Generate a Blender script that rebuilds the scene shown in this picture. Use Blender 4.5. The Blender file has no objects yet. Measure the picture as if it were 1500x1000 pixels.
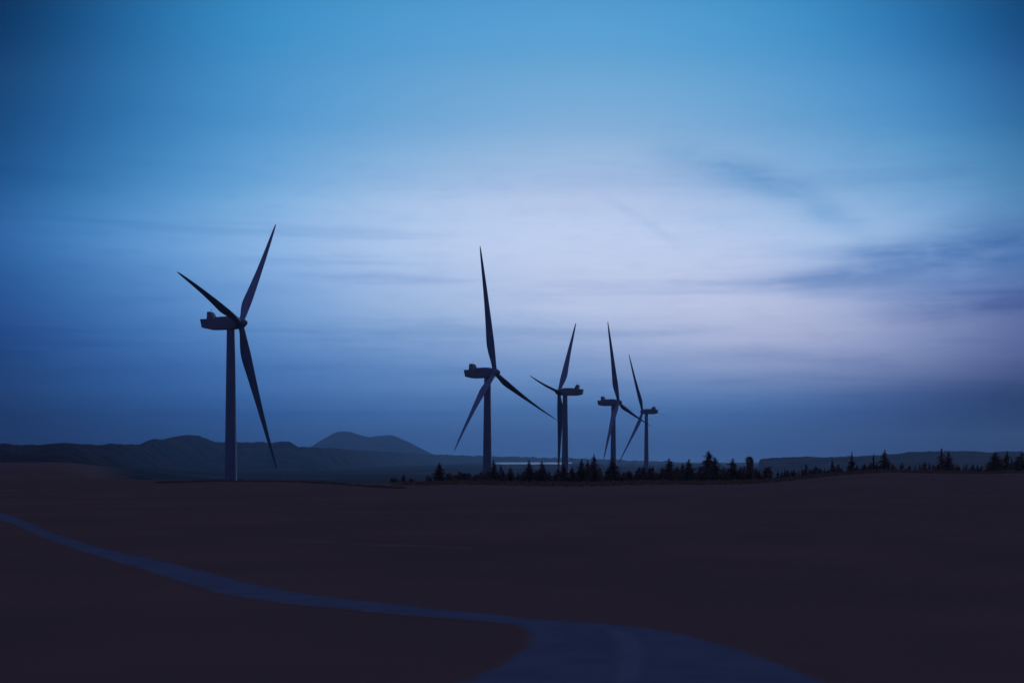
import bpy, bmesh, math, random
import numpy as np
from mathutils import Vector, Matrix, geometry, noise as mnoise

R = math.radians
scene = bpy.context.scene
COL = scene.collection

# ------------------------------------------------------------------ camera
FPX, CX, YH = 2083.0, 750.0, 668.0          # focal length and level line in pixels of the 1500 x 1000 picture
cam_d = bpy.data.cameras.new('camera'); cam = bpy.data.objects.new('camera', cam_d); COL.objects.link(cam)
cam_d.sensor_width = 36.0
cam_d.lens = 36.0 * FPX / 1500.0
cam_d.shift_y = (YH - 500.0) / 1500.0
cam_d.clip_start = 0.1; cam_d.clip_end = 60000.0
cam.location = (0, 0, 0); cam.rotation_euler = (R(90), 0, 0)
scene.camera = cam
scene.view_settings.view_transform = 'Standard'
scene.view_settings.look = 'None'
scene.view_settings.exposure = 0.0
scene.view_settings.gamma = 1.0
scene.view_settings.use_curve_mapping = False

# ------------------------------------------------------------------ sky
def lin(c):
    return tuple((v/12.92 if v <= 0.04045 else ((v+0.055)/1.055)**2.4) for v in (c[0]/255, c[1]/255, c[2]/255))

world = bpy.data.worlds.new('World'); scene.world = world; world.use_nodes = True
wt = world.node_tree; wt.nodes.clear()

class S:                                     # a tiny calculator for node sockets
    def __init__(s, sock): s.s = sock
    def _b(a, b, op):
        n = wt.nodes.new('ShaderNodeMath'); n.operation = op
        for i, v in enumerate((a, b)):
            if v is None: continue
            if isinstance(v, S): wt.links.new(v.s, n.inputs[i])
            else: n.inputs[i].default_value = v
        return S(n.outputs[0])
    def __add__(a, b): return S._b(a, b, 'ADD')
    def __radd__(a, b): return S._b(b, a, 'ADD')
    def __sub__(a, b): return S._b(a, b, 'SUBTRACT')
    def __rsub__(a, b): return S._b(b, a, 'SUBTRACT')
    def __mul__(a, b): return S._b(a, b, 'MULTIPLY')
    def __rmul__(a, b): return S._b(b, a, 'MULTIPLY')
    def __truediv__(a, b): return S._b(a, b, 'DIVIDE')
    def f(a, op, b=None): return S._b(a, b, op)
def smooth(v, a, b):
    n = wt.nodes.new('ShaderNodeMapRange'); n.interpolation_type = 'SMOOTHSTEP'
    wt.links.new(v.s, n.inputs[0]); n.inputs[1].default_value = a; n.inputs[2].default_value = b
    return S(n.outputs[0])
def mixc(fac, a, b, mode='MIX'):
    n = wt.nodes.new('ShaderNodeMix'); n.data_type = 'RGBA'; n.blend_type = mode
    for idx, v in ((0, fac), (6, a), (7, b)):
        if isinstance(v, S): wt.links.new(v.s, n.inputs[idx])
        elif isinstance(v, tuple): n.inputs[idx].default_value = (*v, 1)
        else: n.inputs[idx].default_value = v
    return S(n.outputs[2])
tc = wt.nodes.new('ShaderNodeTexCoord')
sep = wt.nodes.new('ShaderNodeSeparateXYZ'); wt.links.new(tc.outputs['Generated'], sep.inputs[0])
dx, dy, dz = S(sep.outputs[0]), S(sep.outputs[1]), S(sep.outputs[2])
az = dx.f('ARCTAN2', dy) * (180/math.pi)     # degrees right of the way the camera looks
el = dz.f('ARCSINE') * (180/math.pi)         # degrees above the level
tt = dz.f('MAXIMUM', 0.0).f('SQRT')

SKX = [0, 150, 350, 600, 900, 1150, 1350, 1500]
SKY_ = [0, 100, 200, 280, 340, 400, 460, 520, 580, 640]
SK = [  # dusk sky: one row for each height, one colour for each bearing
 [(14,44,90),(27,92,158),(55,142,200),(80,155,210),(88,160,212),(66,148,205),(36,112,175),(12,64,120)],
 [(24,70,125),(38,108,175),(66,148,207),(100,165,215),(112,172,218),(90,160,212),(58,135,198),(30,90,155)],
 [(27,78,138),(42,115,182),(80,155,212),(125,175,220),(148,185,222),(118,170,216),(85,155,208),(50,120,180)],
 [(30,85,150),(55,128,190),(100,165,217),(160,190,226),(178,195,228),(145,180,220),(120,170,215),(70,135,190)],
 [(38,90,155),(68,135,195),(120,170,218),(178,198,230),(190,204,232),(168,190,225),(142,180,218),(68,118,178)],
 [(36,80,145),(60,120,182),(115,163,215),(168,190,224),(190,200,228),(182,193,224),(132,163,208),(70,108,168)],
 [(34,72,135),(52,105,168),(95,145,203),(150,178,215),(178,190,222),(185,190,218),(132,152,196),(85,100,155)],
 [(32,65,122),(48,95,158),(72,122,185),(115,152,203),(145,168,210),(160,170,206),(120,138,184),(72,84,138)],
 [(30,58,108),(42,85,145),(58,105,170),(85,128,186),(100,138,192),(92,124,180),(62,84,138),(35,52,97)],
 [(26,45,85),(34,65,118),(48,90,152),(65,105,165),(72,112,170),(65,100,158),(43,68,120),(25,41,79)]]
GAIN = [0.97, 0.98, 1.01, 1.07, 1.14, 1.15, 1.15, 1.10, 1.04, 1.0]      # what the haze takes on the way
def sk_at(x, r):
    if x < 0: return tuple(v*max(0.5, 1+x/330.0) for v in sk_at(0, r))
    if x > 1500: return tuple(v*max(0.5, 1-(x-1500)/330.0) for v in sk_at(1500, r))
    for i in range(len(SKX)-1):
        if x <= SKX[i+1]:
            f = (x-SKX[i])/(SKX[i+1]-SKX[i])
            return tuple((a*(1-f)+b*f)*GAIN[r] for a, b in zip(lin(SK[r][i]), lin(SK[r][i+1])))
    return tuple(v*GAIN[r] for v in lin(SK[r][-1]))
for r_, k0, k1, k7 in ((0, .86, .92, .88), (1, .86, .92, .90), (2, .90, .95, .92), (3, .94, .97, .95)):
    SK[r_][0] = tuple(v*k0 for v in SK[r_][0]); SK[r_][1] = tuple(v*k1 for v in SK[r_][1]); SK[r_][7] = tuple(v*k7 for v in SK[r_][7])
ZEN = lin((66, 64, 108))
def ramp(stops):
    n = wt.nodes.new('ShaderNodeValToRGB'); n.color_ramp.interpolation = 'CARDINAL'
    wt.links.new(tt.s, n.inputs[0]); e = n.color_ramp.elements
    stops = sorted(stops)
    while len(e) < len(stops): e.new(0.5)
    for i, (p, c) in enumerate(stops): e[i].position = p
    for i, (p, c) in enumerate(stops): e[i].color = (*c, 1)
    return S(n.outputs[0])
NC = 13; acc = None; wsum = None
azc = az.f('MAXIMUM', -25.0).f('MINIMUM', 25.0)
for i in range(-2, NC+2):
    x = 1500.0*i/(NC-1); a0 = math.degrees(math.atan((x-CX)/FPX))
    st = []
    for r, y in enumerate(SKY_):
        z = (YH-y)/math.sqrt(FPX**2+(x-CX)**2+(YH-y)**2)
        st.append((math.sqrt(z), sk_at(x, r)))
    top = sk_at(x, 0)
    st.append((0.0, tuple(v*1.05 for v in sk_at(x, 9))))
    st.append((0.70, tuple(v*0.55+w*0.45 for v, w in zip(top, ZEN)))); st.append((1.0, ZEN))
    c = ramp(st)
    d = (azc - a0) / (1.10*39.6/(NC-1))
    w = (d*d*-1.0).f('EXPONENT', None) if False else S._b(math.e, d*d*-1.0, 'POWER')
    n = wt.nodes.new('ShaderNodeVectorMath'); n.operation = 'SCALE'
    wt.links.new(c.s, n.inputs[0]); wt.links.new(w.s, n.inputs[3])
    v = n.outputs[0]
    if acc is None: acc, wsum = v, w
    else:
        m = wt.nodes.new('ShaderNodeVectorMath'); m.operation = 'ADD'
        wt.links.new(acc, m.inputs[0]); wt.links.new(v, m.inputs[1]); acc = m.outputs[0]; wsum = wsum + w
n = wt.nodes.new('ShaderNodeVectorMath'); n.operation = 'SCALE'
wt.links.new(acc, n.inputs[0]); wt.links.new((1.0/wsum if False else S._b(1.0, wsum, 'DIVIDE')).s, n.inputs[3])
front = S(n.outputs[0])
# away from the after-glow the dusk sky goes on getting darker all the way round
rest = ramp([(0.0, lin((36,38,70))), (0.25, lin((44,48,86))), (0.45, lin((50,54,96))), (0.7, lin((60,61,104))), (1.0, ZEN)])
sky = mixc(smooth(az.f('ABSOLUTE'), 17.0, 75.0), front, rest)

# thin cloud: streaks stretched along the horizon, and a few darker wisps in front of the glow
def sknoise(sx, sy, detail=4.0, rough=0.55, off=0.0):
    cb = wt.nodes.new('ShaderNodeCombineXYZ')
    wt.links.new((az*sx+off).s, cb.inputs[0]); wt.links.new((el*sy).s, cb.inputs[1])
    nz = wt.nodes.new('ShaderNodeTexNoise'); nz.noise_dimensions = '2D'
    nz.inputs['Scale'].default_value = 1.0; nz.inputs['Detail'].default_value = detail; nz.inputs['Roughness'].default_value = rough
    wt.links.new(cb.outputs[0], nz.inputs['Vector']); return S(nz.outputs[0])
warp = (sknoise(0.16, 0.25, 3.0) - 0.5) * 2.2
streak = sknoise(0.055, 0.95, 5.0, 0.6, 3.7)
low = smooth(el, 15.0, 7.0) * smooth(el, 0.0, 2.5)
sky = mixc(low * smooth(streak, 0.50, 0.70) * 0.45, sky, mixc(1.0, sky, (0.60, 0.72, 0.84), 'MULTIPLY'))
sky = mixc(low * smooth(streak, 0.47, 0.28) * 0.40, sky, mixc(1.0, sky, (1.20, 1.13, 1.06), 'MULTIPLY'))
wisp_n = sknoise(0.30, 1.1, 5.0, 0.6, 11.0)
def P(x, y): return math.degrees(math.atan((x-CX)/FPX)), math.degrees(math.atan((YH-y)/math.hypot(FPX, x-CX)))
def wisp(pts, width, tint, amount, soft=1.5, w2=None):
    global sky
    (a0, e0), (a1, e1), (a2, e2) = [P(*p) for p in pts]     # parabola through three points
    den = (a0-a1)*(a0-a2)*(a1-a2)
    A = (a2*(e1-e0)+a1*(e0-e2)+a0*(e2-e1))/den
    B = (a2*a2*(e0-e1)+a1*a1*(e2-e0)+a0*a0*(e1-e2))/den
    C = (a1*a2*(a1-a2)*e0+a2*a0*(a2-a0)*e1+a0*a1*(a0-a1)*e2)/den
    q = az.f('MAXIMUM', a0-soft).f('MINIMUM', a2+soft)
    mid = q*q*A + q*B + C
    w = width if w2 is None else (q-a0)*((w2-width)/(a2-a0)) + width
    d = (el - mid + warp*0.22) / w
    g = S._b(math.e, d*d*-1.0, 'POWER')
    g = g * smooth(az, a0-soft, a0+soft) * smooth(az, a2+soft, a2-soft)
    g = g * (smooth(wisp_n, 0.25, 0.65)*0.65+0.35) * amount
    sky = mixc(g, sky, mixc(1.0, sky, tint, 'MULTIPLY'))
wisp([(990,232),(1120,268),(1245,330)], 0.62, (0.54, 0.74, 0.86), 0.95, 2.0)
wisp([(1140,412),(1300,392),(1500,350)], 0.40, (0.46, 0.60, 0.77), 0.95, 3.0, 1.35)
wisp([(1310,452),(1420,444),(1560,432)], 0.50, (0.54, 0.62, 0.76), 0.95, 2.0)
wisp([(985,412),(1080,411),(1180,405)], 0.13, (0.70, 0.78, 0.86), 0.8, 1.4)
wisp([(430,402),(520,404),(660,410)], 0.16, (0.72, 0.80, 0.90), 0.75, 1.6)
wisp([(890,296),(930,318),(985,352)], 0.20, (0.78, 0.84, 0.92), 0.7, 0.8)
wisp([(1040,519),(1160,521),(1300,530)], 0.28, (0.66, 0.76, 0.88), 0.75, 2.0)
wisp([(180,405),(330,420),(470,432)], 0.55, (0.72, 0.80, 0.90), 0.45, 2.4)
wisp([(1240,372),(1360,366),(1480,352)], 0.22, (0.62, 0.74, 0.86), 0.8, 2.0)
fine = sknoise(0.55, 2.2, 6.0, 0.62, 23.0)
sky = mixc(smooth(el, 16.0, 10.0) * smooth(el, 0.5, 3.0) * smooth(fine, 0.45, 0.75) * 0.16, sky, mixc(1.0, sky, (0.62, 0.72, 0.84), 'MULTIPLY'))
# a trace of the clear twilight sky behind it all
SUN_AZ, SUN_EL = 42.0, 5.0
nish = wt.nodes.new('ShaderNodeTexSky'); nish.sky_type = 'NISHITA'; nish.sun_disc = False
nish.sun_elevation = R(SUN_EL); nish.sun_rotation = R(SUN_AZ)
sky = mixc(0.00008, sky, S(nish.outputs[0]), 'ADD')
bg = wt.nodes.new('ShaderNodeBackground'); wt.links.new(sky.s, bg.inputs['Color']); bg.inputs['Strength'].default_value = 1.0
wo = wt.nodes.new('ShaderNodeOutputWorld'); wt.links.new(bg.outputs[0], wo.inputs['Surface'])

# the sun is down behind cloud: only a broad weak glow is left of it
sun_d = bpy.data.lights.new('sun', 'SUN'); sun_d.energy = 0.22; sun_d.angle = R(20); sun_d.color = (0.60, 0.78, 1.0)
sun = bpy.data.objects.new('sun', sun_d); COL.objects.link(sun)
v = Vector((math.sin(R(SUN_AZ))*math.cos(R(SUN_EL)), math.cos(R(SUN_AZ))*math.cos(R(SUN_EL)), math.sin(R(SUN_EL))))
sun.rotation_euler = (-v).to_track_quat('-Z', 'Y').to_euler(); sun.location = v*200

# ------------------------------------------------------------------ materials
def mat(name, ca, cb, scale, rough=0.9, bump=0.0, bscale=None, detail=5.0, spec=0.2, stretch=None):
    m = bpy.data.materials.new(name); m.use_nodes = True; t = m.node_tree
    b = t.nodes['Principled BSDF']; b.inputs['Roughness'].default_value = rough
    b.inputs['Specular IOR Level'].default_value = spec
    c = t.nodes.new('ShaderNodeTexCoord'); src = c.outputs['Object']
    if stretch:
        mp = t.nodes.new('ShaderNodeMapping'); mp.inputs['Scale'].default_value = stretch
        t.links.new(src, mp.inputs[0]); src = mp.outputs[0]
    nz = t.nodes.new('ShaderNodeTexNoise'); nz.inputs['Scale'].default_value = scale; nz.inputs['Detail'].default_value = detail
    t.links.new(src, nz.inputs['Vector'])
    r = t.nodes.new('ShaderNodeValToRGB'); r.color_ramp.elements[0].position = 0.35; r.color_ramp.elements[1].position = 0.68
    r.color_ramp.elements[0].color = (*ca, 1); r.color_ramp.elements[1].color = (*cb, 1)
    t.links.new(nz.outputs[0], r.inputs[0]); t.links.new(r.outputs[0], b.inputs['Base Color'])
    if bump:
        n2 = t.nodes.new('ShaderNodeTexNoise'); n2.inputs['Scale'].default_value = bscale or scale*4; n2.inputs['Detail'].default_value = 6
        t.links.new(src, n2.inputs['Vector'])
        bp = t.nodes.new('ShaderNodeBump'); bp.inputs['Strength'].default_value = bump
        t.links.new(n2.outputs[0], bp.inputs['Height']); t.links.new(bp.outputs[0], b.inputs['Normal'])
    return m
M = {}
M['heath'] = mat('dry_heath', (0.235, 0.165, 0.122), (0.275, 0.186, 0.136), 0.06, 1.0, 0.4, 3.0, spec=0.0)
M['gravel'] = mat('pale_gravel', (0.160, 0.215, 0.245), (0.205, 0.262, 0.295), 0.45, 1.0, 0.3, 6.0, spec=0.0)
M['track'] = mat('worn_track', (0.26, 0.18, 0.14), (0.29, 0.20, 0.16), 0.4, 0.95, 0.2, 5.0, spec=0.0)
M['wood'] = mat('hill_forest', (0.045, 0.038, 0.032), (0.125, 0.096, 0.078), 0.010, 1.0, spec=0.0)
M['needles'] = mat('conifer_needles', (0.21, 0.125, 0.080), (0.28, 0.165, 0.105), 1.3, 1.0, spec=0.0)
M['leaves'] = mat('bush_leaves', (0.20, 0.135, 0.088), (0.27, 0.175, 0.115), 1.1, 1.0, spec=0.0)
def translucent(m, wgt):
    t = m.node_tree; b = t.nodes['Principled BSDF']; o = [n for n in t.nodes if n.type == 'OUTPUT_MATERIAL'][0]
    tr = t.nodes.new('ShaderNodeBsdfTranslucent'); t.links.new(b.inputs['Base Color'].links[0].from_socket, tr.inputs['Color'])
    mx = t.nodes.new('ShaderNodeMixShader'); mx.inputs[0].default_value = wgt
    t.links.new(b.outputs[0], mx.inputs[1]); t.links.new(tr.outputs[0], mx.inputs[2]); t.links.new(mx.outputs[0], o.inputs['Surface'])
translucent(M['needles'], 0.45); translucent(M['leaves'], 0.45)
M['bark'] = mat('bark', (0.05, 0.035, 0.025), (0.10, 0.07, 0.05), 3.0, 0.95, 0.5, 12.0, spec=0.0)
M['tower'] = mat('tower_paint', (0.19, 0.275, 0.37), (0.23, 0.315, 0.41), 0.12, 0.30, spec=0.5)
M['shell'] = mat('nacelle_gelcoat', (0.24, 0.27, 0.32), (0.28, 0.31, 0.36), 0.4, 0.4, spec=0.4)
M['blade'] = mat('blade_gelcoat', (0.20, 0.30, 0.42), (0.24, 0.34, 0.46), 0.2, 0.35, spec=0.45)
M['dark'] = mat('dark_metal', (0.06, 0.06, 0.06), (0.10, 0.10, 0.10), 1.0, 0.5)
M['masonry'] = mat('masonry', (0.09, 0.06, 0.05), (0.13, 0.085, 0.065), 1.5, 0.95, 0.3, 8.0, spec=0.0)
def plain_cover():                            # beyond the near rise the heath gives way to dark woods and fields
    t = M['heath'].node_tree; b = t.nodes['Principled BSDF']
    src = b.inputs['Base Color'].links[0].from_socket
    c = t.nodes.new('ShaderNodeTexCoord'); ln = t.nodes.new('ShaderNodeSeparateXYZ')
    t.links.new(c.outputs['Object'], ln.inputs[0])
    mr = t.nodes.new('ShaderNodeMapRange'); mr.inputs[1].default_value = -14; mr.inputs[2].default_value = -30
    t.links.new(ln.outputs[2], mr.inputs[0])
    nz = t.nodes.new('ShaderNodeTexNoise'); nz.inputs['Scale'].default_value = 0.0016; nz.inputs['Detail'].default_value = 4
    t.links.new(c.outputs['Object'], nz.inputs['Vector'])
    rp = t.nodes.new('ShaderNodeValToRGB'); rp.color_ramp.elements[0].position = 0.50; rp.color_ramp.elements[1].position = 0.62
    rp.color_ramp.elements[0].color = (0.05, 0.045, 0.03, 1); rp.color_ramp.elements[1].color = (0.12, 0.09, 0.06, 1)
    t.links.new(nz.outputs[0], rp.inputs[0])
    mx = t.nodes.new('ShaderNodeMix'); mx.data_type = 'RGBA'
    t.links.new(mr.outputs[0], mx.inputs[0]); t.links.new(src, mx.inputs[6]); t.links.new(rp.outputs[0], mx.inputs[7])
    t.links.new(mx.outputs[2], b.inputs['Base Color'])
plain_cover()
def grassy_edge(name, under):                            # gravel thins out into the heath at the road's edge
    t = M[name].node_tree; b = t.nodes['Principled BSDF']
    src = b.inputs['Base Color'].links[0].from_socket
    at = t.nodes.new('ShaderNodeAttribute'); at.attribute_name = 'worn'
    c = t.nodes.new('ShaderNodeTexCoord'); nz = t.nodes.new('ShaderNodeTexNoise'); nz.inputs['Scale'].default_value = 1.6; nz.inputs['Detail'].default_value = 5
    t.links.new(c.outputs['Object'], nz.inputs['Vector'])
    ad = t.nodes.new('ShaderNodeMath'); ad.operation = 'MULTIPLY_ADD'; ad.inputs[1].default_value = 0.4; ad.inputs[2].default_value = -0.2
    t.links.new(nz.outputs[0], ad.inputs[0])
    su = t.nodes.new('ShaderNodeMath'); su.operation = 'ADD'; t.links.new(at.outputs['Fac'], su.inputs[0]); t.links.new(ad.outputs[0], su.inputs[1])
    mr = t.nodes.new('ShaderNodeMapRange'); mr.interpolation_type = 'SMOOTHSTEP'; mr.inputs[1].default_value = 0.15; mr.inputs[2].default_value = 0.85
    t.links.new(su.outputs[0], mr.inputs[0])
    mx = t.nodes.new('ShaderNodeMix'); mx.data_type = 'RGBA'; mx.inputs[6].default_value = (*under, 1)
    t.links.new(mr.outputs[0], mx.inputs[0]); t.links.new(src, mx.inputs[7]); t.links.new(mx.outputs[2], b.inputs['Base Color'])
grassy_edge('gravel', (0.255, 0.176, 0.129))
M['packed'] = mat('packed_gravel', (0.21, 0.275, 0.31), (0.25, 0.31, 0.345), 0.5, 1.0, 0.3, 6.0, spec=0.0)
grassy_edge('packed', (0.183, 0.240, 0.271))
def water_mat():
    m = mat('lake_water', (0.02, 0.03, 0.04), (0.02, 0.03, 0.04), 0.01, 0.18, 0.15, 0.02, spec=0.5)
    return m
M['water'] = water_mat()

# ------------------------------------------------------------------ helpers
def obj(name, verts, faces, material, parent=None, smooth_=False, loc=(0,0,0)):
    me = bpy.data.meshes.new(name); me.from_pydata([tuple(v) for v in verts], [], faces)
    me.materials.append(material)
    if smooth_: me.polygons.foreach_set('use_smooth', [True]*len(me.polygons))
    o = bpy.data.objects.new(name, me); COL.objects.link(o); o.location = loc
    if parent: o.parent = parent
    return o
def empty(name, loc, label, cat, group=None):
    o = bpy.data.objects.new(name, None); COL.objects.link(o); o.location = loc; o.empty_display_size = 1
    o['label'] = label; o['category'] = cat
    if group: o['group'] = group
    return o
def lathe(prof, n=32):
    vs, fs = [], []
    for r, z in prof:
        for k in range(n):
            a = 2*math.pi*k/n; vs.append((r*math.cos(a), r*math.sin(a), z))
    for i in range(len(prof)-1):
        for k in range(n):
            fs.append((i*n+k, i*n+(k+1) % n, (i+1)*n+(k+1) % n, (i+1)*n+k))
    fs.append(tuple(range(n-1, -1, -1))); fs.append(tuple((len(prof)-1)*n+k for k in range(n)))
    return vs, fs
def ss(a, b, x):
    t = np.clip((np.asarray(x, float)-a)/(b-a), 0, 1); return t*t*(3-2*t)

# ------------------------------------------------------------------ the ground
PLAIN = -50.0
HUB_H = 85.0
#         dist    X      hubZ   axis yaw  phase
TURB = [(505.0, -96.4, 47.2, 77.8, 44.9),
        (619.0,  -7.5, 36.3, 61.0, 114.1),
        (842.0,  27.9, 37.9, -107.4, 86.1),
        (952.0,  71.3, 35.9, 63.9, 109.0),
        (1236.0, 113.7, 38.6, -128.1, 30.2)]
OVER = 3.7                                   # rotor centre ahead of the tower's axis
TBASE = []
for D, X, Z, yaw, ph in TURB:
    TBASE.append((X-math.sin(R(yaw))*OVER, D+math.cos(R(yaw))*OVER, Z-HUB_H))
def gz(x, y):
    x = np.asarray(x, float); y = np.asarray(y, float)
    d = np.hypot(x, y); yy = np.maximum(y, 1.0)
    p = np.where(y > 1, CX+FPX*x/yy, np.where(x < 0, -4000, 4000)); p = np.clip(p, -4000, 4000)
    f = ss(450, 620, p)
    yc = np.interp(p, [-20, 60, 200, 345], [684.0, 688.0, 697.0, 706.0])
    D0 = np.minimum(6.3*FPX/(yc-668.0), 3600.0)
    g = ss(400, 3000, D0)
    D0 = D0 + (425-345)*f
    zc = -6.2 - 1.5*f + 3.3*ss(1000, 1340, p) + 0.25*np.sin(p*0.021)
    z = -6.0 + (zc+6.0)*ss(150, 350, d)
    pl = -6.9 + (PLAIN+6.9)*ss(70, 330, p)
    z = z + (pl - z)*ss(D0, D0*1.2+110, d)
    # gentle swells on the plain and the rise to the lake
    sw = ss(70, 330, p)*ss(800, 2000, d)*(1.6*np.sin(x*0.0031+1.0)*np.cos(y*0.0023)+0.9*np.sin(x*0.0083+y*0.0041))
    z = z + sw*(1-ss(5000, 7000, d)) + 9.0*ss(4200, 7200, d)*ss(560, 700, p)*(1-ss(860, 960, p))
    for bx, by, bz in TBASE:
        k = np.exp(-((x-bx)**2+(y-by)**2)/45.0**2); z = z + (bz-z)*k
    mound = ss(0, 1, 1-d/27.0); z = z + 4.3*mound
    return z - d*d/(2*6371000.0)
def ground():
    azs = np.concatenate([np.arange(-180, -27, 3.0), np.arange(-27, 27.01, 0.15), np.arange(30, 179.9, 3.0)])
    ds = [0.6]
    while ds[-1] < 16000: ds.append(ds[-1]*1.028)
    ds = np.array(ds)
    A, Dm = np.meshgrid(np.radians(azs), ds)
    x = np.sin(A)*Dm; y = np.cos(A)*Dm; z = gz(x, y)
    na, nd = len(azs), len(ds)
    v = np.stack([x, y, z], -1).reshape(-1, 3); v = np.vstack([v, [[0, 0, float(gz(0, 0))]]])
    i, j = np.meshgrid(np.arange(nd-1), np.arange(na), indexing='ij'); jn = (j+1) % na
    q = np.stack([i*na+j, i*na+jn, (i+1)*na+jn, (i+1)*na+j], -1).reshape(-1, 4)[:, ::-1]
    c = len(v)-1
    tri = np.array([[c, (k+1) % na, k] for k in range(na)])[:, ::-1]
    me = bpy.data.meshes.new('ground')
    me.vertices.add(len(v)); me.vertices.foreach_set('co', v.astype(np.float32).ravel())
    loops = np.concatenate([q.ravel(), tri.ravel()]); me.loops.add(len(loops)); me.loops.foreach_set('vertex_index', loops.astype(np.int32))
    ls = np.concatenate([np.arange(len(q))*4, len(q)*4+np.arange(len(tri))*3])
    me.polygons.add(len(ls)); me.polygons.foreach_set('loop_start', ls.astype(np.int32))
    me.polygons.foreach_set('use_smooth', np.ones(len(ls), bool))
    me.update(calc_edges=True); me.validate()
    me.materials.append(M['heath'])
    o = bpy.data.objects.new('ground', me); COL.objects.link(o); o['kind'] = 'structure'
    # normals must look up
    if me.polygons[1000].normal.z < 0: me.flip_normals()
    return o
ground()

# ------------------------------------------------------------------ hills
def interp(pts, x):
    xs = [p[0] for p in pts]; ys = [p[1] for p in pts]; return np.interp(x, xs, ys)
def hill(name, prof, dist, p0, p1, step, front, back, rough, rough_len, rows=22, seed=0, long_front=0.0):
    """A long hill whose crest has the given outline; dist, front and back in metres."""
    ps = np.arange(p0, p1+step, step); D = np.array([dist(p) for p in ps]); ytop = interp(prof, ps)
    ux = (ps-CX)/FPX; X = ux*D; ztop = (YH-ytop)*D/FPX
    nb = np.array([mnoise.fractal(Vector((px/rough_len, seed*7.3, 0)), 0.9, 2.1, 5) for px in X])
    ztop = ztop + nb*rough*np.minimum(1.0, D/6500.0)**1.3
    ts = np.concatenate([np.linspace(-1, 0, rows), np.linspace(0, 1, 6)[1:]])
    vs = []
    for r, t in enumerate(ts):
        off = t*(front + long_front*(1-ss(60, 330, ps))) if t < 0 else t*back
        Dr = D+off; x = ux*Dr; y = Dr
        zf = gz(x, y) - 6.0
        h = 0.5*(1+np.cos(np.pi*t)) if t > 0 else (1-ss(0, 1, -t)**0.8)
        lump = np.array([mnoise.fractal(Vector((a/rough_len/5.0, b/rough_len/5.0, seed)), 0.9, 2.1, 3) for a, b in zip(x, y)])
        z = zf + np.maximum(ztop-zf, 0)*h + lump*rough*0.7*(0 if t == 0 else 1)*h**0.3
        if abs(t) == 1: z = zf
        if t < 0: z = np.minimum(z, np.maximum(ztop - 0.2*rough, zf)*(1-0.02*t))
        vs.append(np.stack([x, y, z], -1))
    V = np.concatenate(vs); n = len(ps); k = len(ts)
    F = [(a*n+b, a*n+b+1, (a+1)*n+b+1, (a+1)*n+b) for a in range(k-1) for b in range(n-1)]
    # close the two ends
    F.append(tuple(a*n for a in range(k))); F.append(tuple(a*n+n-1 for a in range(k-1, -1, -1)))
    o = obj(name, V.tolist(), F, M['wood'], smooth_=True); o['kind'] = 'structure'
    return o
ridge = [(-900,655),(-400,648),(-100,652),(0,650),(60,651),(100,649),(140,650.5),(205,650),(212,647),(225,642),(238,643),(262,637.5),(276,636.5),(290,637),(302,642),(312,645.5),(322,647),
         (340,646),(360,647),(385,648),(398,650),(412,646.5),(425,648),(438,654),(452,655),(470,656.5),(520,659),(560,661),(600,663),(640,665.5),(660,666),(700,667),(760,669),(830,670.5),
         (870,672),(900,673),(960,675.5),(1000,677),(1060,679),(1130,682)]
hill('wooded_ridge', ridge, lambda p: 3300+2700*float(ss(60, 330, p))+5400*float(ss(430, 690, p)), -900, 1128, 1.6, 900.0, 900.0, 8.0, 40.0, seed=1, long_front=1300.0)
hill('wooded_hill', [(1110,690),(1112,672.5),(1118,671),(1150,669),(1180,668),(1210,669),(1250,668),(1290,666),(1320,663.5),(1340,662),(1380,660.5),(1400,660),(1450,662),(1500,661),(1700,655),(2300,664)],
     lambda p: 4600.0, 1110, 2300, 1.6, 700.0, 700.0, 5.0, 30.0, seed=2)
hill('distant_hill', [(425,674),(440,664),(452,655.5),(462,650),(475,642),(488,634.5),(495,632),(502,631.5),(512,632),(522,635),(533,638.5),(542,640),(555,638.5),(566,637),(575,637),(585,641),(600,648),(615,655.5),(632,664),(650,672),(664,677)],
     lambda p: 13600.0, 425, 664, 1.0, 1100.0, 1000.0, 4.0, 90.0, seed=3)

# the lake in front of the far woods
def lake():
    vs = []; n = 60
    for side in (0, 1):
        for k in range(n+1):
            f = k/n; p = 726+112*f
            y = (678.9 if side == 0 else 675.6) + (0.25*math.sin(f*17+side)) + (0.8 if side else -0.9)*abs(2*f-1)**4
            vs.append((p, y))
    z = -42.6
    out = []
    for p, y in vs:
        d = -z*FPX/(y-YH); out.append(((p-CX)/FPX*d, d, z))
    fs = [(k, k+1, n+2+k, n+1+k) for k in range(n)]
    lo = [float(gz(a, b)) for a, b, c in out]
    dz_ = max(lo)+0.35 - z
    out = [(a*(1), b, z+dz_) for a, b, c in out]
    o = obj('lake', out, fs, M['water']); o['kind'] = 'structure'
    return o
lake()

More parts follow.
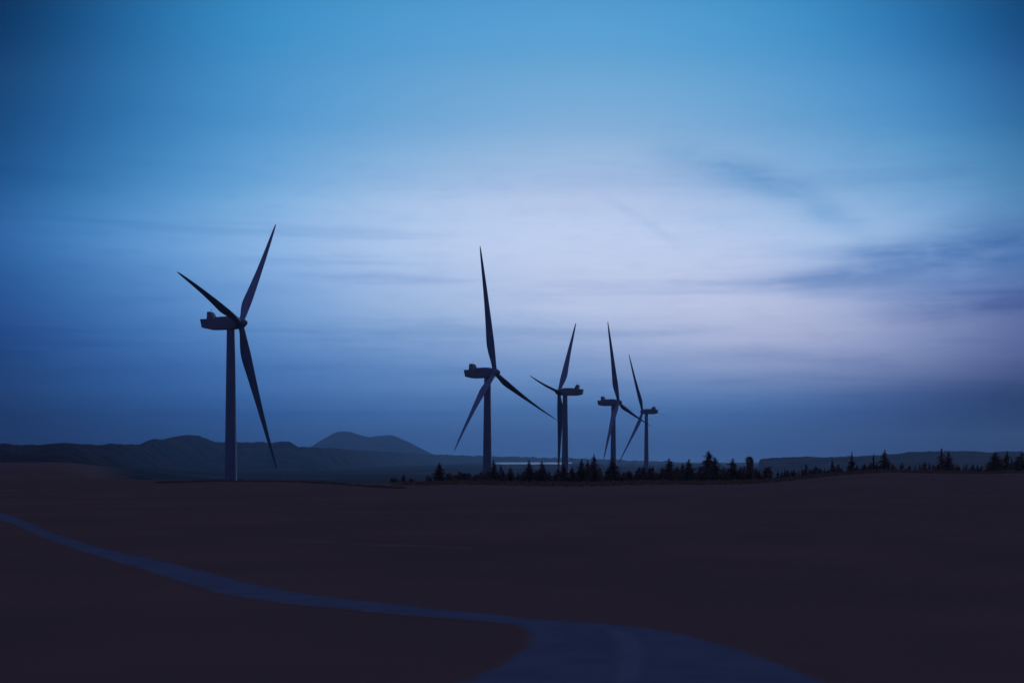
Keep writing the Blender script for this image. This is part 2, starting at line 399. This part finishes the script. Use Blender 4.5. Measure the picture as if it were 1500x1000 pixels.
# ------------------------------------------------------------------ road
def on_ground(p, y, z=-6.0):
    d = -z*FPX/(y-YH); return ((p-CX)/FPX*d, d)
def resample(pts, step):
    out = [pts[0]]
    for a, b in zip(pts, pts[1:]):
        L = math.hypot(b[0]-a[0], b[1]-a[1]); n = max(1, int(L/step))
        for k in range(1, n+1): out.append((a[0]+(b[0]-a[0])*k/n, a[1]+(b[1]-a[1])*k/n))
    return out
def catmull(pts, n=6):
    out = []
    q = [pts[0]]+list(pts)+[pts[-1]]
    for i in range(1, len(q)-2):
        for k in range(n):
            t = k/n; p0, p1, p2, p3 = q[i-1], q[i], q[i+1], q[i+2]
            out.append(tuple(0.5*(2*b+(c-a)*t+(2*a-5*b+4*c-d)*t*t+(3*b-a-3*c+d)*t**3) for a, b, c, d in zip(p0, p1, p2, p3)))
    out.append(pts[-1]); return out
UP = [(-260,712),(-120,729),(0,751),(70,778),(150,803),(233,821),(333,846),(367,854),(433,867),(500,876.5),(560,883),(640,892),(720,899.5),(773,906),(850,911),(931,917.5),(1008,931),(1085,953),(1124,966),(1192,996)]
LO = [(-260,717),(-120,736),(0,761),(67,788),(157,817),(217,835),(317,866),(377,876.5),(433,884.5),(500,890),(560,897),(656,905),(733,911.5),(768,917),(781,928),(779,940),(768,953),(747,968),(720,980.5),(683,999)]
up = catmull([on_ground(*p) for p in UP]); lo = catmull([on_ground(*p) for p in LO])
poly = up + [(9.6,34),(13,31.5),(20,29.8),(45,29)] + [(45,25.5),(20,26.2),(8,27.3),(0,28),(-8,28),(-20,27.6),(-45,28)] + [(-45,31.5),(-20,31),(-10,31.8),(-5,33.6)] + lo[::-1]
poly = resample(poly, 0.6)
poly = [(x+0.16*mnoise.noise(Vector((x*0.9, y*0.9, 1))), y+0.16*mnoise.noise(Vector((x*0.9, y*0.9, 5)))) for x, y in poly]
def sheet(name, poly, z, material):
    tri = geometry.tessellate_polygon([[Vector((x, y, 0)) for x, y in poly]])
    fs = []
    for t in tri:
        a, b, c = [poly[i] for i in t]
        fs.append(t if (b[0]-a[0])*(c[1]-a[1])-(b[1]-a[1])*(c[0]-a[0]) > 0 else t[::-1])
    vs = [(x, y, float(gz(x, y))+0.006) for x, y in poly]
    o = obj(name, vs, fs, material); o['kind'] = 'structure'; return o
def offset(pl, w):
    out = []; n = len(pl)
    for i in range(n):
        (x0, y0), (x1, y1) = pl[i-2], pl[(i+2) % n]; L = math.hypot(x1-x0, y1-y0) or 1.0
        k = w*(1+0.35*mnoise.noise(Vector((pl[i][0]*0.5, pl[i][1]*0.5, 9))))
        out.append((pl[i][0]+(y1-y0)/L*k, pl[i][1]-(x1-x0)/L*k))
    return out
def road():
    area = sum(a[0]*b[1]-b[0]*a[1] for a, b in zip(poly, poly[1:]+poly[:1]))
    sg = 1 if area > 0 else -1
    inner, outer = offset(poly, -0.3*sg), offset(poly, 0.4*sg); n = len(poly)
    vs = [(x, y, float(gz(x, y))+0.006) for x, y in inner+outer]
    fs = []
    for t in geometry.tessellate_polygon([[Vector((x, y, 0)) for x, y in inner]]):
        a, b, c = [inner[i] for i in t]
        fs.append(t if (b[0]-a[0])*(c[1]-a[1])-(b[1]-a[1])*(c[0]-a[0]) > 0 else t[::-1])
    for i in range(n):
        j = (i+1) % n; q = (i, j, n+j, n+i); fs.append(q[::-1] if sg > 0 else q)
    o = obj('gravel_road', vs, fs, M['gravel']); o['kind'] = 'structure'
    at = o.data.attributes.new('worn', 'FLOAT', 'POINT'); at.data.foreach_set('value', [1.0]*n+[0.0]*n)
road()
def wheel_track():
    L = catmull([on_ground(*p) for p in [(868,917),(893,928),(905,945),(903,968),(893,1000)]], 8)
    Rr = catmull([on_ground(*p) for p in [(905,918),(932,930),(944,947),(944,970),(936,1000)]], 8)
    n = len(L); vs = []; wv = []
    for f, wgt in ((-0.2, 0.0), (0.4, 0.95), (0.6, 0.95), (1.2, 0.0)):
        for k, (a, b) in enumerate(zip(L, Rr)):
            x, y = a[0]*(1-f)+b[0]*f, a[1]*(1-f)+b[1]*f; vs.append((x, y, float(gz(x, y))+0.011)); wv.append(wgt*min(1.0, k/8))
    fs = [(r*n+k, (r+1)*n+k, (r+1)*n+k+1, r*n+k+1)[::-1] for r in range(3) for k in range(n-1)]
    o = obj('wheel_track', vs, fs, M['packed']); o['kind'] = 'structure'
    at = o.data.attributes.new('worn', 'FLOAT', 'POINT'); at.data.foreach_set('value', wv)
wheel_track()
ta = [on_ground(*p) for p in [(415,790.5),(480,791.5),(540,795),(620,797.5),(695,801.5)]]
tb = [on_ground(*p) for p in [(415,793.5),(480,794.5),(540,799),(620,801),(695,804)]]
sheet('field_track', resample(catmull(ta)+catmull(tb)[::-1], 1.0), -5.965, M['track'])

# ------------------------------------------------------------------ wind turbines
def blade_mesh():
    L = 55.0; PB = 3.0
    #        r      chord  thick  lead(fraction of chord ahead of the pitch axis)
    sec = [(1.0,2.1,2.1,.5),(2.2,2.1,2.1,.5),(3.6,2.25,1.95,.48),(5.5,2.7,1.6,.42),(8.0,3.35,1.25,.36),(10.5,3.8,1.0,.33),(12.5,3.92,.88,.32),(15,3.74,.76,.32),(19,3.3,.62,.33),(24,2.85,.5,.34),
           (30,2.3,.38,.35),(36,1.9,.3,.36),(42,1.5,.23,.37),(47,1.17,.17,.38),(51,.86,.12,.4),(53.5,.56,.08,.42),(54.6,.3,.05,.45),(55,.08,.02,.5)]
    n = 20; vs, fs = [], []
    for r, c, th, le in sec:
        tw = R(13.0)*(1-min(1, r/50))**1.5
        f = min(1, max(0, (r-2.2)/8.0))
        for k in range(n):
            a = 2*math.pi*k/n
            u = 0.5*(1+math.cos(a))                       # 1 at the leading edge, 0 at the trailing edge
            ell = math.sin(a)
            foil = math.copysign(1, ell)*(abs(ell)**1.0)*(u**0.45*1.25 if u > 0 else 0)
            prof = ell*(1-f)+foil*f
            cx = (u-(1-le))*c; tz = prof*th*0.5
            X = cx*math.cos(tw)-tz*math.sin(tw); Y = cx*math.sin(tw)+tz*math.cos(tw)
            vs.append((X, Y + PB*(r/L)**2, r))            # x leading edge, y flap (upwind), z span
    for i in range(len(sec)-1):
        for k in range(n): fs.append((i*n+k, i*n+(k+1) % n, (i+1)*n+(k+1) % n, (i+1)*n+k))
    fs.append(tuple(range(n-1, -1, -1))); fs.append(tuple((len(sec)-1)*n+k for k in range(n)))
    return vs, fs
def mk_mesh(name, vf, m, smooth_=True):
    me = bpy.data.meshes.new(name); me.from_pydata([tuple(v) for v in vf[0]], [], vf[1]); me.materials.append(m)
    b = bmesh.new(); b.from_mesh(me); bmesh.ops.recalc_face_normals(b, faces=b.faces); b.to_mesh(me); b.free()
    if smooth_:
        me.polygons.foreach_set('use_smooth', [True]*len(me.polygons)); me.set_sharp_from_angle(angle=R(35))
    return me
def loft_boxes(secs):
    """Rounded-rectangle sections along x: (x, half width, z bottom, z top, corner)."""
    vs, fs = [], []; m = 4
    for x, hw, zb, zt, c in secs:
        for (cy, cz, a0) in ((hw-c, zt-c, 0), (-hw+c, zt-c, 90), (-hw+c, zb+c, 180), (hw-c, zb+c, 270)):
            for k in range(m):
                a = R(a0+90*k/(m-1)); vs.append((x, cy+c*math.cos(a), cz+c*math.sin(a)))
    n = 4*m
    for i in range(len(secs)-1):
        for k in range(n): fs.append((i*n+k, i*n+(k+1) % n, (i+1)*n+(k+1) % n, (i+1)*n+k))
    fs.append(tuple(range(n-1, -1, -1))); fs.append(tuple((len(secs)-1)*n+k for k in range(n)))
    return vs, fs
# nacelle frame: origin on the tower axis at hub height, +x towards the rotor
NAC = mk_mesh('nacelle', loft_boxes([(-10.3,1.85,1.2,1.60,.12),(-9.75,1.85,-1.35,1.60,.12),(-8.9,1.95,-1.65,1.62,.15),(-6.8,1.95,-2.1,1.65,.15),(-5.6,1.95,-2.15,1.65,.15),(-2.0,1.95,-2.12,1.8,.2),(1.6,1.95,-2.05,1.9,.25),(2.9,1.9,-1.95,1.85,.5),(3.3,1.6,-1.6,1.6,.6)]), M['shell'], False)
ROOF = mk_mesh('roof_cover', loft_boxes([(-5.1,1.3,1.55,1.75,.05),(-4.5,1.5,1.55,2.25,.12),(-1.0,1.5,1.6,2.42,.12),(1.6,1.4,1.7,2.35,.12),(2.5,1.2,1.6,1.85,.05)]), M['shell'], False)
def cooler():
    # upright fin across the rear roof: steep rear face, raked front face
    pr = [(-7.9,1.5),(-7.85,4.15),(-6.75,4.25),(-6.3,3.9),(-5.0,1.5)]
    vs = [(x, s*1.7*(1-0.06*(z-1.5)), z) for s in (-1, 1) for x, z in pr]; n = len(pr)
    return vs, [tuple(range(n-1, -1, -1)), tuple(range(n, 2*n))]+[(k, (k+1) % n, n+(k+1) % n, n+k) for k in range(n)]
COOL = mk_mesh('cooler', cooler(), M['shell'], False)
GRILL = mk_mesh('cooler_grille', ([(-7.95+0.03*(z-1.7)/2.4, y, z) for z in (1.75, 3.9) for y in (-1.35, 1.35)]+[(-7.88+0.03*(z-1.7)/2.4, y, z) for z in (1.75, 3.9) for y in (-1.35, 1.35)],
        [(0,1,3,2),(4,6,7,5),(0,4,5,1),(2,3,7,6),(0,2,6,4),(1,5,7,3)]), M['dark'], False)
VANE = mk_mesh('wind_vane', lathe([(.05,0),(.05,1.1),(.14,1.12),(.14,1.3),(.03,1.34)], 8), M['dark'])
HUB = mk_mesh('hub', lathe([(1.35,-1.7),(1.62,-1.3),(1.75,-0.4),(1.75,0.5),(1.6,1.15),(1.2,1.75),(0.95,2.0)], 28), M['shell'])
NOSE = mk_mesh('nose_cap', lathe([(0.93,1.9),(0.8,2.25),(0.5,2.5),(0.12,2.6)], 24), M['shell'])
BLADE = mk_mesh('blade', blade_mesh(), M['blade'])
def tower_prof():
    h = HUB_H-2.05; pr = [(2.75, -1.5)]
    for f in (0.0, 0.25, 0.5, 0.75, 1.0):
        r = 2.62-1.2*f; z = h*f
        if 0 < f < 1: pr += [(r, z-0.10), (r+0.05, z-0.09), (r+0.05, z+0.09), (r, z+0.10)]
        else: pr += [(r, z)]
    return pr
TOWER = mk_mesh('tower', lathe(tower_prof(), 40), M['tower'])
FOUND = mk_mesh('foundation', lathe([(6.0,-2.5),(6.0,0.05),(5.8,0.15),(3.2,0.3)], 32), M['masonry'], False)
DOOR = mk_mesh('door', ([(x, y, z) for x in (-0.5, 0.5) for y in (-2.70, -2.5) for z in (0.4, 2.7)], [(0,1,3,2),(4,6,7,5),(0,4,5,1),(2,3,7,6),(0,2,6,4),(1,5,7,3)]), M['dark'], False)
LABELS = ['largest and leftmost wind turbine, nacelle pointing left, standing apart from the other four',
          'second wind turbine from the left with one blade pointing almost straight up',
          'third wind turbine from the left with its nacelle pointing right of the tower',
          'fourth wind turbine from the left with a low blade crossing in front of its tower',
          'smallest and rightmost wind turbine, one thin blade showing beyond the end of its nacelle']
TILT = R(5.0); CONE = R(2.0); PITCH = R(82.0)
def part(me, parent, mtx=None):
    o = bpy.data.objects.new(me.name, me); COL.objects.link(o); o.parent = parent
    if mtx is not None: o.matrix_local = mtx
    return o
for (D, X, Z, yaw, ph), base, lab in zip(TURB, TBASE, LABELS):
    t = empty('wind_turbine', base, lab, 'wind turbine', 'wind turbines on the plain')
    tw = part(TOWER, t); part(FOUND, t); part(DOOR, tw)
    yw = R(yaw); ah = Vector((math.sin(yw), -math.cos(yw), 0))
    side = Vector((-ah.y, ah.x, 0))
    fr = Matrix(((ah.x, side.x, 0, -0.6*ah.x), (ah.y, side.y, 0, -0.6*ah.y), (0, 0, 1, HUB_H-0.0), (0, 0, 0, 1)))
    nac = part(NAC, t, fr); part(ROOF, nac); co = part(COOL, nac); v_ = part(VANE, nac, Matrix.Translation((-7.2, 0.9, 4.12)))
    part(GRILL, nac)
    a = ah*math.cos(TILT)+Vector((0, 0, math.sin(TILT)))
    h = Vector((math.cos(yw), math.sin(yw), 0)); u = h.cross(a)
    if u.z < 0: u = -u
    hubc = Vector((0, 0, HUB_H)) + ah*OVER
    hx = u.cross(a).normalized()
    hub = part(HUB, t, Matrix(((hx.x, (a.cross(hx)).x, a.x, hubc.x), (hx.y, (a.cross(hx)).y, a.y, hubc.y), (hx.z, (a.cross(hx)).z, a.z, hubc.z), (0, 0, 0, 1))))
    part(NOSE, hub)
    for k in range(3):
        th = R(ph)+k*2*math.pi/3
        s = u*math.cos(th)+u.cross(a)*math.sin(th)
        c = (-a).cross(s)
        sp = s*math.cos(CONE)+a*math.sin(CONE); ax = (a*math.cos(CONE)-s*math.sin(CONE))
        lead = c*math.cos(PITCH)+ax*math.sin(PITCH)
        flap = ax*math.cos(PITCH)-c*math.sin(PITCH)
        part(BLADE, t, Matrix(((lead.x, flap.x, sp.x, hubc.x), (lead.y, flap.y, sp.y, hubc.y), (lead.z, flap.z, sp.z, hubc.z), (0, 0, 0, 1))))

# ------------------------------------------------------------------ trees
def trunk_mesh(h, r, rng, limbs):
    vs, fs = [], []
    def tube(p, q, r0, r1, n=6):
        b = len(vs); dz_ = (Vector(q)-Vector(p)).normalized(); e = dz_.orthogonal().normalized(); g = dz_.cross(e)
        for c, rr in ((p, r0), (q, r1)):
            for k in range(n):
                aa = 2*math.pi*k/n; vs.append(tuple(Vector(c)+e*rr*math.cos(aa)+g*rr*math.sin(aa)))
        for k in range(n): fs.append((b+k, b+(k+1) % n, b+n+(k+1) % n, b+n+k))
        fs.append(tuple(b+k for k in range(n-1, -1, -1))); fs.append(tuple(b+n+k for k in range(n)))
    pts = [(rng.uniform(-1, 1)*0.06*i, rng.uniform(-1, 1)*0.06*i, -0.4+(h+0.4)*i/4) for i in range(5)]
    for i in range(4): tube(pts[i], pts[i+1], r*(1-i/4.3), r*(1-(i+1)/4.3))
    for i in range(limbs):
        z = h*rng.uniform(0.3, 0.85); aa = rng.uniform(0, 6.28); L = h*0.2*rng.uniform(0.6, 1.2)*(1.1-z/h)
        tube((0, 0, z), (math.cos(aa)*L, math.sin(aa)*L, z+L*rng.uniform(-0.1, 0.6)), r*0.3, r*0.08, 4)
    return vs, fs
def conifer_crown(rng, H=10.0, Rm=2.5, full=0.75, nb=230):
    vs, fs = [], []
    lop = [rng.uniform(0.7, 1.2) for _ in range(9)]
    for b in range(nb):
        t = (b+rng.random())/nb; t = t**0.72                      # 0 top .. 1 bottom
        z = H*(1-0.93*t)
        a = rng.uniform(0, 2*math.pi)
        gap = 0.72+0.38*(0.5+0.5*math.sin(t*34+lop[0]*9))
        L = (0.10+Rm*min(1.0, t*1.75)**full*(1-0.15*max(0, t-0.75)*4))*rng.uniform(0.62, 1.08)*gap*lop[int(a/6.2832*8)]
        d = Vector((math.cos(a), math.sin(a), 0)); sdir = Vector((-d.y, d.x, 0))
        rise = rng.uniform(-0.28, 0.10)-0.25*t
        k = 5
        for i in range(k):
            f = (i+0.6)/k*rng.uniform(0.85, 1.12)
            p = d*L*f+Vector((0, 0, z+L*(0.22*f+rise*f*f)))
            w = (0.22+0.62*L/Rm)*rng.uniform(0.6, 1.2)*(1.15-0.6*f); l = w*rng.uniform(0.7, 1.2)
            tilt = rng.uniform(-0.8, 0.8)
            sd = sdir*math.cos(tilt)+Vector((0, 0, math.sin(tilt)))
            dd = (d+Vector((0, 0, rng.uniform(-0.6, 0.1)))).normalized()
            n0 = len(vs)
            vs += [tuple(p-dd*l*0.6), tuple(p+sd*w*0.5), tuple(p+dd*l), tuple(p-sd*w*0.5)]
            fs.append((n0, n0+1, n0+2, n0+3))
    n0 = len(vs)                                                   # the leader
    for k in range(3):
        aa = k*2.09; vs += [(0.10*math.cos(aa), 0.10*math.sin(aa), H*0.95), (0.10*math.cos(aa+2.09), 0.10*math.sin(aa+2.09), H*0.95), (0, 0, H*1.03)]
        fs.append((n0+3*k, n0+3*k+1, n0+3*k+2))
    return vs, fs
def bush_crown(rng, H=6.0, Rm=2.8, n=900):
    vs, fs = [], []
    lobes = [(Vector((rng.uniform(-1, 1)*Rm*0.55, rng.uniform(-1, 1)*Rm*0.55, H*rng.uniform(0.35, 0.8))), rng.uniform(0.35, 0.6)*Rm) for _ in range(9)]
    for i in range(n):
        c, r = rng.choice(lobes)
        d = Vector((rng.gauss(0, 1), rng.gauss(0, 1), rng.gauss(0, 1))).normalized()
        p = c+d*r*rng.uniform(0.45, 1.05); p.z = min(max(p.z, 0.4), H*1.04)
        e = Vector((rng.gauss(0, 1), rng.gauss(0, 1), rng.gauss(0, 1))).normalized(); g = e.orthogonal().normalized(); s = rng.uniform(0.16, 0.38)
        n0 = len(vs); vs += [tuple(p-e*s), tuple(p+g*s*0.6), tuple(p+e*s), tuple(p-g*s*0.6)]; fs.append((n0, n0+1, n0+2, n0+3))
    return vs, fs
rng = random.Random(7)
def rawmesh(name, vf, m):
    me = bpy.data.meshes.new(name); me.from_pydata(vf[0], [], vf[1]); me.materials.append(m); return me
CON = []
for i in range(7):
    CON.append((rawmesh('trunk', trunk_mesh(9.4, 0.19, rng, 8), M['bark']),
                rawmesh('crown', conifer_crown(rng, 10.0, rng.uniform(2.6, 3.2), rng.uniform(0.62, 0.95), 380), M['needles'])))
SPIRE = [(rawmesh('trunk', trunk_mesh(9.6, 0.16, rng, 8), M['bark']),
          rawmesh('crown', conifer_crown(rng, 10.0, 1.5, 1.25, 200), M['needles'])) for i in range(3)]
BUSH = [(rawmesh('trunk', trunk_mesh(4.6, 0.2, rng, 9), M['bark']), rawmesh('crown', bush_crown(rng), M['leaves'])) for i in range(4)]
def tree(px, py, kind, label, group, D=None, wide=1.0, name='conifer_tree', cat='conifer'):
    D = D or rng.uniform(438, 470)
    X = (px-CX)/FPX*D; zt = (YH-py)/FPX*D; zb = float(gz(X, D))
    pool, h0 = {'con': (CON, 10.2), 'spire': (SPIRE, 10.2), 'bush': (BUSH, 6.0), 'blunt': (globals().get('BLUNT'), 10.0)}[kind]
    h = max(1.2, zt-zb)
    tm, cm = rng.choice(pool)
    t = empty(name, (X, D, zb), label, cat, group)
    s = h/h0; w = wide*(s**0.75 if kind != 'bush' else s)
    t.scale = (w, w, s); t.rotation_euler = (0, 0, rng.uniform(0, 6.28))
    part(tm, t); part(cm, t)
    return t
G1 = 'conifers along the dark tree line'
NAMED = [
 (591,692,'con','small pointed conifer at the left end of the tree line',.9),
 (644,676,'con','stout blunt conifer standing apart left of the second turbine',1.15),
 (723,672,'con','conifer close against the right side of the second turbine\'s tower',.9),
 (734,680,'con','lower conifer just right of the second turbine\'s tower',.9),
 (748,682,'con','short conifer midway between second turbine and the pale lake strip',.95),
 (775,673,'con','pointed conifer in front of the pale lake strip, left one of two',1.0),
 (794,673.5,'con','pointed conifer in front of the pale lake strip, right one of two',1.0),
 (826,679,'con','broad conifer at the foot of the third turbine',1.3),
 (852,671,'con','conifer right of the third turbine, left one of a close trio',.85),
 (861,673,'con','middle and lowest conifer of a close trio right of third turbine',.8),
 (870,663,'con','tallest of the close conifer trio right of the third turbine',.85),
 (897,669,'con','conifer covering the foot of the fourth turbine',1.2),
 (920,689,'con','low conifer in the dip between fourth and fifth turbine',.9),
 (938,689,'con','low conifer just left of the fifth turbine',.9),
 (952,681,'con','conifer covering the foot of the fifth turbine',1.0),
 (980,670,'con','dense conifer, first tall one right of the fifth turbine',1.15),
 (1009,671,'con','dense broad conifer, second tall one right of the fifth turbine',1.2),
 (1000,676,'con','lower conifer leaning against the second tall one right of fifth turbine',.9),
 (1038,659,'con','tallest conifer of the tree line, with ragged shoulders',1.15),
 (1047,668,'con','shoulder conifer just right of the tallest one',1.0),
 (1073.5,670,'con','pointed conifer between the tallest one and the flat-topped tree',1.05),
 (1090,681,'con','conifer tucked against the left side of the flat-topped tree',.9),
 (1108,683,'con','conifer tucked against the right side of the flat-topped tree',.9),
 (1181,678,'con','small conifer right of the flat-topped tree, low on the skyline',.9),
 (1219,670,'spire','slender conifer on the right rise, left of the thin spire',1.1),
 (1248,660,'spire','thin spire conifer with a needle tip on the right rise',1.1),
 (1279.5,663,'spire','very slim conifer between the thin spire and the broad pointed one',.8),
 (1296,657,'con','broad pointed conifer on the right rise',1.1),
 (1379,655,'con','pointed conifer rising highest above the right hill\'s crest',.95),
 (1390,661,'con','lower conifer touching the right side of the highest right one',1.0),
 (1458,660,'con','left conifer of the clump at the right edge',1.2),
 (1475,659,'con','middle conifer of the clump at the right edge',1.2),
 (1497,660,'con','rightmost conifer, cut by the right edge',1.2)]
for px, py, kind, lab, wd in NAMED: tree(px, py, kind, lab, G1, wide=wd)
ORD = ['first','second','third','fourth','fifth','sixth','seventh','eighth','ninth','tenth','eleventh','twelfth','thirteenth','fourteenth','fifteenth','sixteenth','seventeenth','eighteenth','nineteenth','twentieth']+['twenty-'+w for w in ('first','second','third','fourth','fifth','sixth','seventh','eighth')]
def fill(n, p0, p1, prof, lo_, hi_, kinds, marks, group, D0, D1, w0, w1):
    xs = [p0+(p1-p0)*(i+rng.random())/n for i in range(n)]
    count = {}
    for px in sorted(xs):
        where = [m for m in marks if px >= m[0]][-1][1]
        k = count[where] = count.get(where, -1)+1
        base = float(np.interp(px, *prof))
        tree(px, base+rng.uniform(lo_, hi_), rng.choice(kinds), ORD[k]+' low conifer from the left '+where, group, D=rng.uniform(D0, D1), wide=rng.uniform(w0, w1))
fill(84, 575, 1115, ([570, 620, 660, 700, 740, 830, 870, 1000, 1060, 1115], [706, 699, 694, 690, 686, 682, 683, 682, 681, 687]), -1, 9, ['con'],
     [(0, 'of the tree line, left of the second turbine'), (716, 'between the second turbine and the third'), (829, 'between the third turbine and the fourth'),
      (899, 'between the fourth turbine and the fifth'), (949, 'between the fifth turbine and the tallest conifer'), (1038, 'between the tallest conifer and the flat-topped tree'), (1098, 'just right of the flat-topped tree')],
     'low conifers filling the tree line', 446, 476, 1.0, 1.4)
fill(76, 1112, 1530, ([1112, 1200, 1260, 1310, 1380, 1430, 1445, 1530], [684, 682, 679, 676, 677, 680, 672, 668]), -2, 6, ['con', 'con', 'spire'],
     [(0, 'on the right rise, before the thin spire'), (1248, 'between thin spire and broad conifer on right rise'), (1296, 'between broad conifer and highest one on right rise'),
      (1379, 'between highest right conifer and right edge clump'), (1458, 'in the clump at the right edge')],
     'low conifers along the right rise', 440, 470, 1.0, 1.35)
for bi, (px, py, wd) in enumerate([(578,698,1.0),(602,700,1.1),(628,695,1.0),(660,692,1.2),(672,690,1.3),(684,691,1.2),(697,694,1.2),(709,690,1.0)]):
    tree(px, py, 'bush', ORD[bi]+' rounded leafy bush from the left, in the tree line left of second turbine', 'rounded bushes left of the second turbine', D=rng.uniform(436, 446), wide=wd, name='bush', cat='bush')

# one dense blunt tree, as wide at the top as lower down
def blunt_crown(rg, H=10.0, n=1900):
    vs, fs = [], []
    for i in range(n):
        z = H*(0.05+0.95*rg.random()); a_ = rg.uniform(0, 6.28)
        R0 = 1.35+0.9*max(0, 0.62-z/H)*2.2-(0.35 if z > H*0.965 else 0)
        r = R0*math.sqrt(rg.uniform(0.1, 1.0))*rg.uniform(0.8, 1.12)*(0.88+0.14*math.sin(a_*3+z*0.9))
        p = Vector((r*math.cos(a_), r*math.sin(a_), z))
        e = Vector((rg.gauss(0, 1), rg.gauss(0, 1), rg.gauss(0, 0.8))).normalized(); g = e.orthogonal().normalized(); k = rg.uniform(0.14, 0.30)
        n0 = len(vs); vs += [tuple(p-e*k), tuple(p+g*k*0.7), tuple(p+e*k), tuple(p-g*k*0.7)]; fs.append((n0, n0+1, n0+2, n0+3))
    return vs, fs
BLUNT = [(rawmesh('trunk', trunk_mesh(9.0, 0.22, rng, 8), M['bark']), rawmesh('crown', blunt_crown(rng), M['needles']))]
tree(1098, 668.6, 'blunt', 'dense blunt flat-topped tree standing right of the tallest conifer', G1, D=452, wide=1.0, name='blunt_tree', cat='tree')
def scrub():                                   # heather and low scrub along the brow of the near ground
    rg = random.Random(11); vs, fs = [], []
    for i in range(3100):
        if i < 2600: p = 575+985*rg.random()**0.85; D = rg.uniform(372, 436)
        else: p = 590-360*rg.random()**1.2; D = min(356, 6.3*FPX/(float(np.interp(p, [200, 345], [697, 706]))-668))*rg.uniform(0.96, 1.02)
        x = (p-CX)/FPX*D; z = float(gz(x, D)); R_ = rg.uniform(0.5, 1.5); H = R_*rg.uniform(0.35, 0.8)*(min(1.0, 0.25+(p-575)/160) if i < 2600 else 0.4*rg.random())
        for k in range(9):
            a_ = rg.uniform(0, 6.28); r = R_*math.sqrt(rg.random())
            q = Vector((x+r*math.cos(a_), D+r*math.sin(a_), z+H*rg.random()*(1-(r/R_)**2*0.7)))
            e = Vector((rg.gauss(0, 1), rg.gauss(0, 1), rg.gauss(0, 0.6))).normalized(); g = e.orthogonal().normalized(); w = rg.uniform(0.2, 0.42)
            n0 = len(vs); vs += [tuple(q-e*w), tuple(q+g*w*0.6), tuple(q+e*w), tuple(q-g*w*0.6)]; fs.append((n0, n0+1, n0+2, n0+3))
    o = obj('scrub', vs, fs, M['leaves']); o['kind'] = 'stuff'
    o['label'] = 'low dark scrub along the brow of the field'; o['category'] = 'scrub'
scrub()

# a mast on the top of the distant hill
def mast():
    D = 13600.0; X = (501-CX)/FPX*D; z = (YH-632.2)/FPX*D
    t = empty('radio_mast', (X, D, z), 'tiny radio mast on top of the distant double-humped hill', 'mast')
    part(mk_mesh('shaft', lathe([(2.6, -8), (2.2, 6), (1.2, 20), (0.5, 30)], 8), M['dark']), t)
    part(mk_mesh('platform', lathe([(3.2, 10), (3.4, 11), (3.4, 13), (2.6, 14)], 10), M['dark']), t)
mast()

# ------------------------------------------------------------------ haze
def haze():
    s = 16600.0; z0, z1 = -80.0, 265.0
    vs = [(-s,-s,z0),(s,-s,z0),(s,s,z0),(-s,s,z0),(-s,-s,z1),(s,-s,z1),(s,s,z1),(-s,s,z1)]
    fs = [(3,2,1,0),(4,5,6,7),(0,1,5,4),(1,2,6,5),(2,3,7,6),(3,0,4,7)]
    m = bpy.data.materials.new('haze_air'); m.use_nodes = True; t = m.node_tree; t.nodes.clear()
    pv = t.nodes.new('ShaderNodeVolumePrincipled'); pv.inputs['Color'].default_value = (0.50, 0.71, 1.0, 1)
    pv.inputs['Density'].default_value = 6.3e-5; pv.inputs['Anisotropy'].default_value = 0.8
    out = t.nodes.new('ShaderNodeOutputMaterial'); t.links.new(pv.outputs[0], out.inputs['Volume'])
    o = obj('haze', vs, fs, m); o['kind'] = 'stuff'; o['label'] = 'thin blue evening haze over the plain'; o['category'] = 'haze'
haze()
